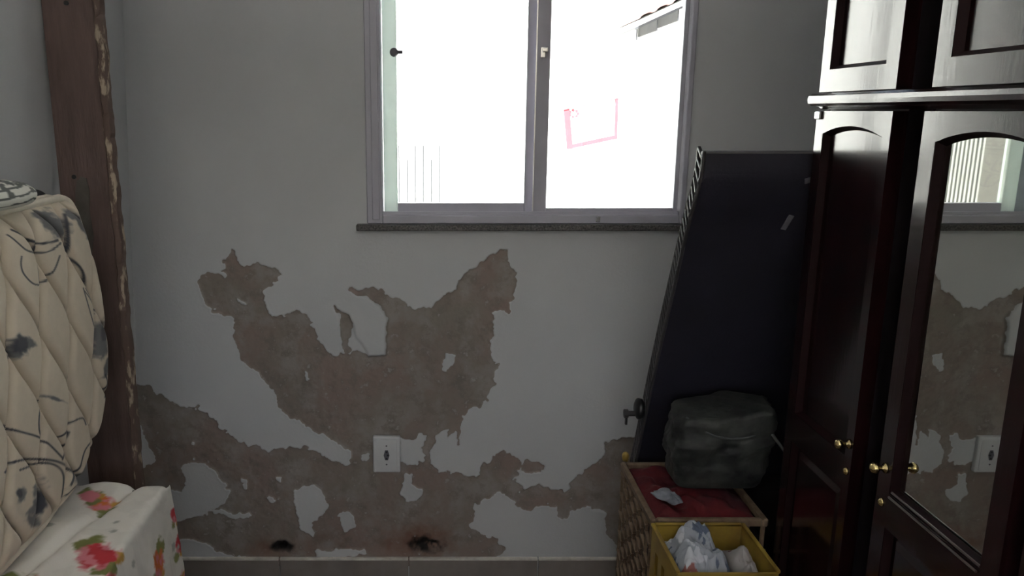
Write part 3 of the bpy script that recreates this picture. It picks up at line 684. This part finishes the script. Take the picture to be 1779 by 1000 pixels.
# ================================================================== OUTLET
ot = thing('wall_outlet', (-0.165, 0.0, 0.48), 'white plastic power outlet on the peeling wall', 'outlet')
box('plate', -0.047, 0.047, -0.018, 0.004, -0.066, 0.066, M['outlet'], ot, 0.010, 4)
bm = bmesh.new(); bx(bm, -0.036, 0.036, -0.0205, -0.016, -0.056, 0.056, 0.0022, 2); from_bm('cover', bm, M['outlet'], ot)
bm = bmesh.new(); prism(bm, [(0.010 * math.cos(t), 0.021 * math.sin(t)) for t in np.linspace(0, 2 * math.pi, 7)[:-1]], -0.0215, -0.019, 'Y'); sk = from_bm('socket', bm, M['tag'], ot)
for x, z in ((0, 0.012), (0.0045, 0.0), (0, -0.012)):
    bm = bmesh.new(); lathe(bm, [(-0.0225, 0.0032), (-0.0205, 0.0032)], (x, 0, z), 'Y', 10); from_bm('pin_hole', bm, M['black'], sk)
for z in (0.034, -0.034):
    bm = bmesh.new(); lathe(bm, [(-0.0215, 0.0028), (-0.0195, 0.0028)], (0, 0, z), 'Y', 10); from_bm('screw', bm, M['tag'], ot)

# ================================================================== WARDROBE
WF = 0.858; DT = 0.030; RC = 0.017
YA, YB1, YC1, YD = -0.750, -1.056, -1.156, -1.496      # far door, gap, near door along the wall
wd = thing('wardrobe', (1.14, -1.12, 0), 'dark mahogany lacquered wardrobe with arched panel doors and a mirror door', 'wardrobe')
OW = Vector((-1.14, 1.12, 0))
def wpart(name, bm, material, parent=wd, smooth=False):
    bmesh.ops.translate(bm, verts=bm.verts, vec=OW); return from_bm(name, bm, material, parent, smooth)
bm = bmesh.new(); bx(bm, WF + DT, 1.41, YB1, YA - 0.0, 0.0, 2.40); bx(bm, WF + 0.08, 1.41, YC1, YB1, 0.0, 2.40); bx(bm, WF + DT, 1.41, YD - 0.03, YC1, 0.0, 2.40)
wpart('carcass', bm, M['gap'])
bm = bmesh.new(); bx(bm, WF + 0.004, 1.41, YD - 0.05, YD - 0.03, 0.0, 2.40, 0.003, 1); wpart('side_panel', bm, M['wood'])
bm = bmesh.new(); bx(bm, WF + 0.012, WF + DT, YD - 0.03, YA, 0.0, 0.10); wpart('plinth', bm, M['wood_dark'])
bm = bmesh.new(); bx(bm, WF - 0.03, 1.41, YD - 0.06, YA + 0.02, 2.40, 2.46, 0.012, 3); wpart('cornice', bm, M['wood'])
# the rounded ledge between lower and upper doors
bm = bmesh.new()
lp = [(WF + 0.06, 1.638), (WF - 0.004, 1.638), (WF - 0.014, 1.643), (WF - 0.030, 1.645), (WF - 0.038, 1.650), (WF - 0.040, 1.658), (WF - 0.038, 1.666), (WF - 0.030, 1.671), (WF + 0.06, 1.673)]
secs = []
for y, sh in ((YA - 0.024, 0.016), (YA - 0.027, 0.006), (YA - 0.034, 0.0), (YD - 0.055, 0.0)):
    secs.append([bm.verts.new((x + (sh if x < WF else 0), y, z)) for x, z in lp])
for A, B in zip(secs[:-1], secs[1:]):
    for k in range(len(lp)): bm.faces.new((A[k], A[(k+1) % len(lp)], B[(k+1) % len(lp)], B[k]))
bm.faces.new(secs[0]); bm.faces.new(secs[-1]); wpart('ledge', bm, M['wood'])

def arch_outline(y0, y1, z0, zs_, zp, n=18, shoulder=0.010):
    """opening: y0 far side, y1 near side; flat bottom, arched top with small shoulders"""
    pts = [(y0, z0), (y1, z0)]
    if zp - zs_ < 1e-4: return pts + [(y1, zs_), (y0, zs_)]
    pts.append((y1, zs_)); a, b_ = y1 + shoulder, y0 - shoulder
    for i in range(n + 1):
        t = i / n; y = a + (b_ - a) * t; pts.append((y, zs_ + 0.002 + (zp - zs_ - 0.002) * math.sin(math.pi * t) ** 0.8))
    pts.append((y0, zs_)); return pts
def inset(pts, d):
    n = len(pts); cy = sum(p[0] for p in pts) / n; out = []
    A = sum(pts[i][0] * pts[(i+1) % n][1] - pts[(i+1) % n][0] * pts[i][1] for i in range(n)); sgn = 1 if A > 0 else -1
    for i in range(n):
        p0, p1, p2 = Vector(pts[i-1]), Vector(pts[i]), Vector(pts[(i+1) % n])
        e1 = (p1 - p0).normalized(); e2 = (p2 - p1).normalized()
        n1 = Vector((-e1.y, e1.x)) * sgn; n2 = Vector((-e2.y, e2.x)) * sgn
        nn = n1 + n2; nn = nn.normalized() if nn.length > 1e-6 else n1
        k = d / max(0.5, nn.dot(n1)); out.append((p1.x + nn.x * k, p1.y + nn.y * k))
    return out
def door(y0, y1, z0, z1, openings, knob=None, hinge=None):
    """frame plate with holes, one moulding and one infill for each hole; y0 far (larger), y1 near"""
    bm = bmesh.new()
    loops = [[(y0, z0), (y1, z0), (y1, z1), (y0, z1)]] + [o_[0] for o_ in openings]
    es = []
    for lp_ in loops:
        v = [bm.verts.new((WF, p[0], p[1])) for p in lp_]; es += [bm.edges.new((v[i], v[(i+1) % len(v)])) for i in range(len(v))]
    bmesh.ops.triangle_fill(bm, use_beauty=True, use_dissolve=False, edges=es)
    r = bmesh.ops.extrude_face_region(bm, geom=list(bm.faces)); 
    bmesh.ops.translate(bm, verts=[g for g in r['geom'] if isinstance(g, bmesh.types.BMVert)], vec=(DT, 0, 0))
    d_ = wpart('door', bm, M['wood'])
    for outl, fill in openings:
        inn = inset(outl, 0.010)
        bm = bmesh.new(); n = len(outl)
        A = [bm.verts.new((WF + 0.0015, *p)) for p in outl]; B = [bm.verts.new((WF + RC, *p)) for p in inn]; C_ = [bm.verts.new((WF + RC + 0.004, *p)) for p in outl]
        for i in range(n):
            bm.faces.new((A[i], A[(i+1) % n], B[(i+1) % n], B[i])); bm.faces.new((B[i], B[(i+1) % n], C_[(i+1) % n], C_[i])); bm.faces.new((C_[i], C_[(i+1) % n], A[(i+1) % n], A[i]))
        wpart('moulding', bm, M['wood_dark'], d_)
        bm = bmesh.new(); prism(bm, inset(outl, 0.004), WF + RC - 0.002, WF + RC + 0.005, 'X')
        f_ = wpart('mirror' if fill == 'mirror' else 'panel', bm, M['mirror'] if fill == 'mirror' else M['wood'], d_)
        if fill == 'mirror':
            for bz, bo in ((outl[0][1] + 0.003, 0.004), (outl[0][1] - 0.006, -0.001)):
                bm = bmesh.new(); tube(bm, [(WF + bo - 0.001, outl[0][0] - 0.004, bz), (WF + bo - 0.001, outl[1][0] + 0.004, bz)], 0.0022, 6); wpart('highlight_bead', bm, M['highlight_bead'], d_)
        if fill == 'mirror': f_['label'] = 'arched mirror reflecting the peeling wall and window'
        else:
            pi = inset(outl, 0.030); po = inset(outl, 0.018)
            if fill == 'raised':
                bm = bmesh.new(); n = len(po)
                A = [bm.verts.new((WF + RC - 0.002, *p)) for p in po]; B = [bm.verts.new((WF + RC - 0.009, *p)) for p in pi]
                for i in range(n): bm.faces.new((A[i], A[(i+1) % n], B[(i+1) % n], B[i]))
                bm.faces.new(B); wpart('raised_field', bm, M['wood'], d_)
    if knob:
        ky, kz, lz = knob
        bm = bmesh.new(); lathe(bm, [(0.0, 0.010), (-0.003, 0.010), (-0.005, 0.0045), (-0.013, 0.0045), (-0.016, 0.009), (-0.022, 0.011), (-0.028, 0.008), (-0.030, 0.002)], (WF, ky, kz), 'X', 16)
        wpart('knob', bm, M['brass'], d_, True)
        bm = bmesh.new(); lathe(bm, [(0.0, 0.0085), (-0.002, 0.0085), (-0.004, 0.006), (-0.006, 0.004)], (WF, ky, lz), 'X', 14); wpart('lock', bm, M['brass'], d_, True)
    return d_
e = 0.002
door(YA, YB1, 0.105, 1.634, [(arch_outline(-0.786, -1.028, 0.93, 1.586, 1.604), 'plain'), (arch_outline(-0.786, -1.028, 0.17, 0.86, 0.86), 'raised')], knob=(-1.041, 0.962, 0.902))
door(YC1, YD, 0.105, 1.634, [(arch_outline(-1.197, -1.456, 0.93, 1.583, 1.603), 'mirror'), (arch_outline(-1.197, -1.456, 0.17, 0.86, 0.86), 'raised')], knob=(-1.177, 0.972, 0.902))
door(YA, YB1, 1.675, 2.39, [(arch_outline(-0.789, -1.013, 1.722, 2.33, 2.33), 'plain')])
door(YC1 - 0.012, YD, 1.675, 2.39, [(arch_outline(-1.210, -1.456, 1.722, 2.33, 2.33), 'plain')])
bm = bmesh.new(); bx(bm, WF - 0.006, WF, -0.775, YA, 1.616, 1.634, 0.002, 1); wpart('hinge', bm, M['chrome'])

# ================================================================== LEANING DARK PANEL
PXL, PXR, PT = 0.612, 1.30, 0.042
pz = [0.53, 0.56, 0.587, 0.955, 1.263, 1.375, 1.443, 1.493, 1.544]
py = [-0.237, -0.250, -0.262, -0.420, -0.565, -0.620, -0.660, -0.686, -0.694]
sp_pts = smooth_line(list(zip(py, pz)), 6)
ln = thing('leaning_panel', (0.95, -0.2, 0), 'large navy-black padded panel with a ribbed edge leaning against the wardrobe end', 'panel')
OP = Vector((-0.95, 0.2, 0))
bm = bmesh.new(); back = []; frontp = []
for i, p in enumerate(sp_pts):
    a = Vector(sp_pts[max(i-1, 0)]); b_ = Vector(sp_pts[min(i+1, len(sp_pts)-1)]); t_ = (b_ - a).normalized(); n_ = Vector((-t_.y, t_.x))
    if n_.x > 0: n_ = -n_
    back.append(Vector(p)); frontp.append(Vector(p) + n_ * PT)
for q in frontp + back: q.y = max(q.y, 0.53)
prism(bm, [(q.x, q.y) for q in back] + [(q.x, q.y) for q in reversed(frontp)], PXL + 0.006, PXR, 'X')
bmesh.ops.translate(bm, verts=bm.verts, vec=OP); bmesh.ops.recalc_face_normals(bm, faces=bm.faces)
from_bm('padded_body', bm, M['panel'], ln)
bm = bmesh.new()
tube(bm, [Vector((PXL + 0.004, q.x, q.y + 0.006)) + OP for q in frontp], 0.005, 6); from_bm('front_piping', bm, M['panel_edge'], ln, True)
bm = bmesh.new()
tube(bm, [Vector((PXL + 0.004, q.x, q.y + 0.006)) + OP for q in back], 0.004, 6); from_bm('back_piping', bm, M['panel_edge'], ln, True)
bm = bmesh.new(); tube(bm, [Vector((PXL, frontp[-1].x + 0.006, frontp[-1].y)) + OP, Vector((PXR, frontp[-1].x + 0.006, frontp[-1].y)) + OP], 0.006, 6); from_bm('top_piping', bm, M['panel_edge'], ln, True)
# ribs across the narrow side
rm = None; acc = 0; last = None
for i in range(1, len(sp_pts)):
    a, b_ = back[i-1], back[i]; L_ = (b_ - a).length; k = 0
    while acc <= L_:
        f = acc / L_; pb = a.lerp(b_, f); pf_ = frontp[i-1].lerp(frontp[i], f); d_ = pf_ - pb
        if rm is None:
            bm = bmesh.new(); bx(bm, -0.004, 0.004, -0.5, 0.5, -0.004, 0.004, 0.0015, 1); bmesh.ops.recalc_face_normals(bm, faces=bm.faces); rm = bpy.data.meshes.new('rib'); bm.to_mesh(rm); bm.free(); rm.materials.append(M['panel_edge'])
        mid = (pb + pf_) / 2
        if mid.y > 0.55:
            r_ = link('rib', rm, None, ln); r_.location = Vector((PXL + 0.003, mid.x, mid.y + 0.004)) + OP
            r_.scale = (1, d_.length * 0.9, 1); r_.rotation_euler = (math.atan2(d_.y, d_.x) + math.pi + 0.5, 0, 0)
        acc += 0.024
    acc -= L_
for (x, z, wdt, h, rz_) in ((0.864, 1.478, 0.009, 0.014, 0.3), (0.850, 1.372, 0.0065, 0.042, -0.25)):
    # cloth tags sewn on the front
    yb = np.interp(z, [q.y for q in frontp], [q.x for q in frontp])
    bm = bmesh.new(); bx(bm, -wdt, wdt, -0.0015, 0.0015, -h / 2, h / 2, 0.0005, 1)
    o = from_bm('sewn_tag', bm, M['tag'], ln); o.location = Vector((x, yb - 0.003, z)) + OP; o.rotation_euler = (0.45, -rz_, 0)
ky = float(np.interp(0.775, pz, py))
bm = bmesh.new(); lathe(bm, [(0.0, 0.030), (-0.012, 0.032), (-0.016, 0.030), (-0.022, 0.018)], (PXL, ky - 0.015, 0.778), 'X', 18); bmesh.ops.translate(bm, verts=bm.verts, vec=OP)
kn = from_bm('bolt_knob', bm, M['black'], ln, True)
bm = bmesh.new(); lathe(bm, [(-0.020, 0.008), (-0.040, 0.008), (-0.041, 0.013), (-0.052, 0.013)], (PXL, ky - 0.012, 0.762), 'X', 12); bmesh.ops.translate(bm, verts=bm.verts, vec=OP); from_bm('bolt', bm, M['panel_edge'], kn)
bm = bmesh.new(); bx(bm, PXL - 0.048, PXL - 0.042, ky - 0.016, ky - 0.008, 0.728, 0.755); bmesh.ops.translate(bm, verts=bm.verts, vec=OP); from_bm('pin', bm, M['black'], kn)

# carton behind the hamper that the panel stands on
ct = thing('storage_carton', (0.95, -0.27, 0), 'plain black carton behind the hamper carrying the dark panel', 'carton')
box('carton_body', -0.28, 0.34, -0.09, 0.22, 0.0, 0.515, M['carton'], ct, 0.004, 1)
box('lid_flap', -0.28, 0.34, -0.09, 0.038, 0.515, 0.529, M['carton'], ct, 0.002, 1)
box('lid_flap', -0.28, 0.34, 0.042, 0.22, 0.515, 0.529, M['carton'], ct, 0.002, 1)

# ================================================================== HAMPER, BIN AND WHAT IS IN THEM
HX0, HX1, HY0, HY1, HZ = 0.549, 0.850, -0.728, -0.382, 0.622
hp = thing('laundry_hamper', (0.70, -0.555, 0), 'brown lattice laundry hamper topped with red cloth', 'hamper')
OH = Vector((-0.70, 0.555, 0))
def hbox(name, *a, m_='hamper', parent=hp, bevel=0.0):
    bm = bmesh.new(); bx(bm, *a, bevel, 1); bmesh.ops.translate(bm, verts=bm.verts, vec=OH); return from_bm(name, bm, M[m_], parent)
hbox('shade_core', HX0 + 0.014, HX1 - 0.014, HY0 + 0.014, HY1 - 0.014, 0.01, HZ - 0.05, m_='gap')  # near-black block stands in for the shade behind the lattice
for a in ((HX0, HX0 + 0.016, HY0, HY1), (HX1 - 0.016, HX1, HY0, HY1), (HX0 + 0.016, HX1 - 0.016, HY0, HY0 + 0.016), (HX0 + 0.016, HX1 - 0.016, HY1 - 0.016, HY1)):
    hbox('rim_bar', *a, HZ - 0.022, HZ, bevel=0.004); hbox('foot_bar', *a, 0.0, 0.03, bevel=0.004)
def slat(p0, p1, r, name='lattice_strip'):
    bm = bmesh.new(); tube(bm, [Vector(p) + OH for p in (p0, p1)], r, 5); from_bm(name, bm, M['hamper'], hp)
for k in range(9):                                     # left side: upright canes and staggered cross pieces
    y = HY0 + 0.012 + k * (HY1 - HY0 - 0.024) / 8
    slat((HX0 + 0.006, y, 0.02), (HX0 + 0.006, y, HZ - 0.02), 0.0045, 'cane')
for j in range(18):
    z = 0.05 + j * 0.031
    for k in range(8):
        y = HY0 + 0.012 + k * (HY1 - HY0 - 0.024) / 8; st = (HY1 - HY0 - 0.024) / 8
        if (j + k) % 2 == 0 and z > 0.12:
            slat((HX0 + 0.005, y - 0.004, z), (HX0 + 0.005, y + st + 0.004, z + 0.014), 0.0058)
for k in range(8):
    x = HX0 + 0.012 + k * (HX1 - HX0 - 0.024) / 7
    slat((x, HY0 + 0.006, 0.02), (x, HY0 + 0.006, HZ - 0.02), 0.006, 'cane')
for j in range(6):
    z = 0.08 + j * 0.09
    slat((HX0, HY0 + 0.006, z), (HX1, HY0 + 0.006, z), 0.006, 'band')
# red cloth heaped over the hamper's top
n1, n2 = 90, 90
xx, yy = np.meshgrid(np.linspace(HX0 + 0.018, HX1 - 0.018, n1), np.linspace(HY0 + 0.018, HY1 - 0.018, n2))
ed = np.minimum(np.minimum(xx - HX0 - 0.018, HX1 - 0.018 - xx), np.minimum(yy - HY0 - 0.018, HY1 - 0.018 - yy))
zz = HZ - 0.02 + 0.022 * np.clip(ed / 0.04, 0, 1) ** 0.6 + 0.030 * fbm(xx * 14, yy * 14, 71, 3) * np.clip(ed / 0.05, 0, 1) + 0.01 * np.abs(fbm(xx * 30 + yy * 12, yy * 8, 72, 2))
me = grid_mesh('red_cloth', np.stack([xx.ravel(), yy.ravel(), zz.ravel()], 1), n2, n1)
o = link('red_cloth', me, M['red']); s_ = o.modifiers.new('thickness', 'SOLIDIFY'); s_.thickness = 0.006; s_.offset = -1
tag(o, 'crumpled dark red cloth heaped on the lattice hamper', 'cloth')
o = lump('white_rag', 0.612, -0.652, 0.648, 0.022, 0.036, 0.011, M['white_cloth'], 81, 1.1, rot=0.6); tag(o, 'small pale blue-white rag on the red cloth', 'rag')
o = lump('yellow_scrap', 0.567, -0.372, 0.634, 0.011, 0.011, 0.015, M['yellow'], 82, 0.4, nu=20, nv=12); tag(o, 'small yellow scrap at the hamper\'s far corner', 'scrap')
# dark plastic bag
bg = thing('plastic_bag', (0.765, -0.545, 0.648), 'dark grey-green plastic bag slumped on the red cloth', 'bag')
nu, nv = 96, 60
u = np.linspace(0, 2 * math.pi, nu, endpoint=False); v = np.linspace(0, 1, nv); V_, U_ = np.meshgrid(v, u, indexing='ij')
cu, su = np.cos(U_), np.sin(U_); sq_ = (np.abs(cu) ** 6 + np.abs(su) ** 6) ** (-1 / 6)
rr = np.interp(V_, [0, 0.06, 0.3, 0.62, 0.70, 0.9, 0.97, 1.0], [0.80, 0.86, 0.93, 0.99, 0.94, 0.93, 0.90, 0.80])
cr = 1 + 0.15 * fbm(U_ * 2.6 + 9, V_ * 5, 90, 4) * np.clip(V_ * 4, 0, 1)
Xb = 0.125 * rr * cu * sq_ * cr + 0.008 * (V_ - 0.5); Yb = 0.085 * rr * su * sq_ * cr - 0.02 * V_
Zb = 0.002 + V_ * (0.205 + 0.022 * np.sin(U_ * 1.0 + 1.2) + 0.02 * fbm(U_ * 1.5, V_ * 0 + 2, 93, 3))
me = grid_mesh('sack', np.stack([Xb.ravel(), Yb.ravel(), Zb.ravel()], 1), nv, nu, wrap=True)
bm = bmesh.new(); bm.from_mesh(me); bm.verts.ensure_lookup_table(); bm.faces.new([bm.verts[i] for i in range(nu)]); bm.faces.new([bm.verts[(nv-1)*nu + i] for i in range(nu)])
bmesh.ops.recalc_face_normals(bm, faces=bm.faces); bm.to_mesh(me); bm.free()
for p in me.polygons: p.use_smooth = True
link('sack', me, M['bag'], bg); bg.scale = (1.09, 1.0, 1.06)
bm = bmesh.new(); tube(bm, smooth_line([(0.10, -0.10, 0.16), (0.125, -0.105, 0.125), (0.142, -0.108, 0.10), (0.140, -0.108, 0.05), (0.134, -0.105, 0.0)], 5), 0.004, 6); from_bm('strap', bm, M['bag_pale'], bg, True)
bm = bmesh.new(); tube(bm, smooth_line([(-0.10, -0.075, 0.195), (-0.04, -0.095, 0.155), (0.03, -0.10, 0.150), (0.09, -0.09, 0.165)], 5), 0.003, 6); from_bm('drawstring', bm, M['bag_pale'], bg, True)

# yellow bin with laundry
bn = thing('yellow_bin', (0.665, -0.845, 0), 'open yellow plastic bin holding crumpled laundry', 'bin')
BX0, BX1, BY0, BY1, BZ = 0.551, 0.781, -0.954, -0.736, 0.615
ON = Vector((-0.665, 0.845, 0))
def bbox(name, *a, m_='yellow', bevel=0.0, parent=bn):
    bm = bmesh.new(); bx(bm, *a, bevel, 1); bmesh.ops.translate(bm, verts=bm.verts, vec=ON); return from_bm(name, bm, M[m_], parent)
T = 0.006
bbox('wall', BX0, BX1, BY1 - T, BY1, 0.0, BZ, bevel=0.001); bbox('wall', BX0, BX1, BY0, BY0 + T, 0.0, BZ - 0.004, bevel=0.001); bbox('wall', BX1 - T, BX1, BY0 + T, BY1 - T, 0.0, BZ, bevel=0.001)
# left wall with hand slots
bm = bmesh.new()
loops = [[(BY0 + T, 0.0), (BY1 - T, 0.0), (BY1 - T, BZ), (BY0 + T, BZ)]]
for yc in (-0.905, -0.845, -0.790): loops.append([(yc - 0.012, BZ - 0.12), (yc + 0.012, BZ - 0.12), (yc + 0.012, BZ - 0.055), (yc - 0.012, BZ - 0.055)])
es = []
for lp_ in loops:
    v_ = [bm.verts.new((BX0, p[0], p[1])) for p in lp_]; es += [bm.edges.new((v_[i], v_[(i+1) % len(v_)])) for i in range(len(v_))]
bmesh.ops.triangle_fill(bm, use_beauty=True, use_dissolve=False, edges=es); r = bmesh.ops.extrude_face_region(bm, geom=list(bm.faces))
bmesh.ops.translate(bm, verts=[g for g in r['geom'] if isinstance(g, bmesh.types.BMVert)], vec=(T, 0, 0)); bmesh.ops.translate(bm, verts=bm.verts, vec=ON)
from_bm('slotted_wall', bm, M['yellow'], bn)
bbox('bottom', BX0 + T, BX1 - T, BY0 + T, BY1 - T, 0.0, 0.01)
for a in ((BX0 - 0.004, BX0 + T, BY0, BY1), (BX1 - T, BX1 + 0.004, BY0, BY1), (BX0 + T, BX1 - T, BY1 - T, BY1 + 0.003)): bbox('rim_bar', *a, BZ - 0.006, BZ + 0.003, bevel=0.002)
# crumpled shirt in the bin
def cloth_heap(name, x0, x1, y0, y1, zb, peak, amp, seed, colorf, n=110):
    xx, yy = np.meshgrid(np.linspace(x0, x1, n), np.linspace(y0, y1, n))
    ed = np.minimum(np.minimum(xx - x0, x1 - xx), np.minimum(yy - y0, y1 - yy)); f = np.clip(ed / 0.035, 0, 1) ** 0.6
    base = 0
    for (px_, py_, r_, h_) in peak: base = np.maximum(base, h_ * np.exp(-((xx - px_) ** 2 + (yy - py_) ** 2) / r_ ** 2))
    wr = np.abs(fbm(xx * 34 + 10 * fbm(xx * 10, yy * 10, seed + 3, 2) * 0.3, yy * 17, seed, 3)); wr2 = np.abs(fbm((xx + yy) * 46, (xx - yy) * 15, seed + 7, 3))
    zz = zb + f * (base + amp * (0.5 - wr) + amp * 0.6 * (0.5 - wr2))
    C_ = colorf(xx.ravel(), yy.ravel()); me = grid_mesh(name, np.stack([xx.ravel(), yy.ravel(), zz.ravel()], 1), n, n, colors=('Col', C_))
    o = link(name, me, M['laundry']); s_ = o.modifiers.new('thickness', 'SOLIDIFY'); s_.thickness = 0.004; s_.offset = -1; return o
def shirt_c(x, y):
    C_ = np.tile(np.array((0.33, 0.36, 0.41)), (len(x), 1)); k = fbm(x * 30, y * 30, 111, 3); k2 = fbm(x * 26, y * 26, 131, 3)
    left = x < 0.655
    C_[k > 0.20] = (0.11, 0.14, 0.20); C_[(k2 > 0.34) & left] = (0.30, 0.12, 0.11); C_[(k < -0.35)] = (0.52, 0.55, 0.60); return C_
o = cloth_heap('crumpled_shirt', 0.560, 0.700, -0.945, -0.748, 0.560, [(0.640, -0.800, 0.070, 0.070), (0.605, -0.870, 0.055, 0.066), (0.662, -0.89, 0.055, 0.060)], 0.034, 101, shirt_c)
tag(o, 'crumpled pale blue-grey printed shirt in the yellow bin', 'shirt')
def towel_c(x, y):
    C_ = np.tile(np.array((0.36, 0.34, 0.335)), (len(x), 1)); k = fbm(x * 40, y * 40, 151, 3); C_[k > 0.4] = (0.2, 0.1, 0.1); return C_
o = cloth_heap('crumpled_towel', 0.702, 0.772, -0.945, -0.762, 0.555, [(0.735, -0.86, 0.050, 0.060), (0.725, -0.92, 0.035, 0.05)], 0.024, 121, towel_c, 80)
tag(o, 'crumpled off-white towel beside the shirt in the yellow bin', 'towel')
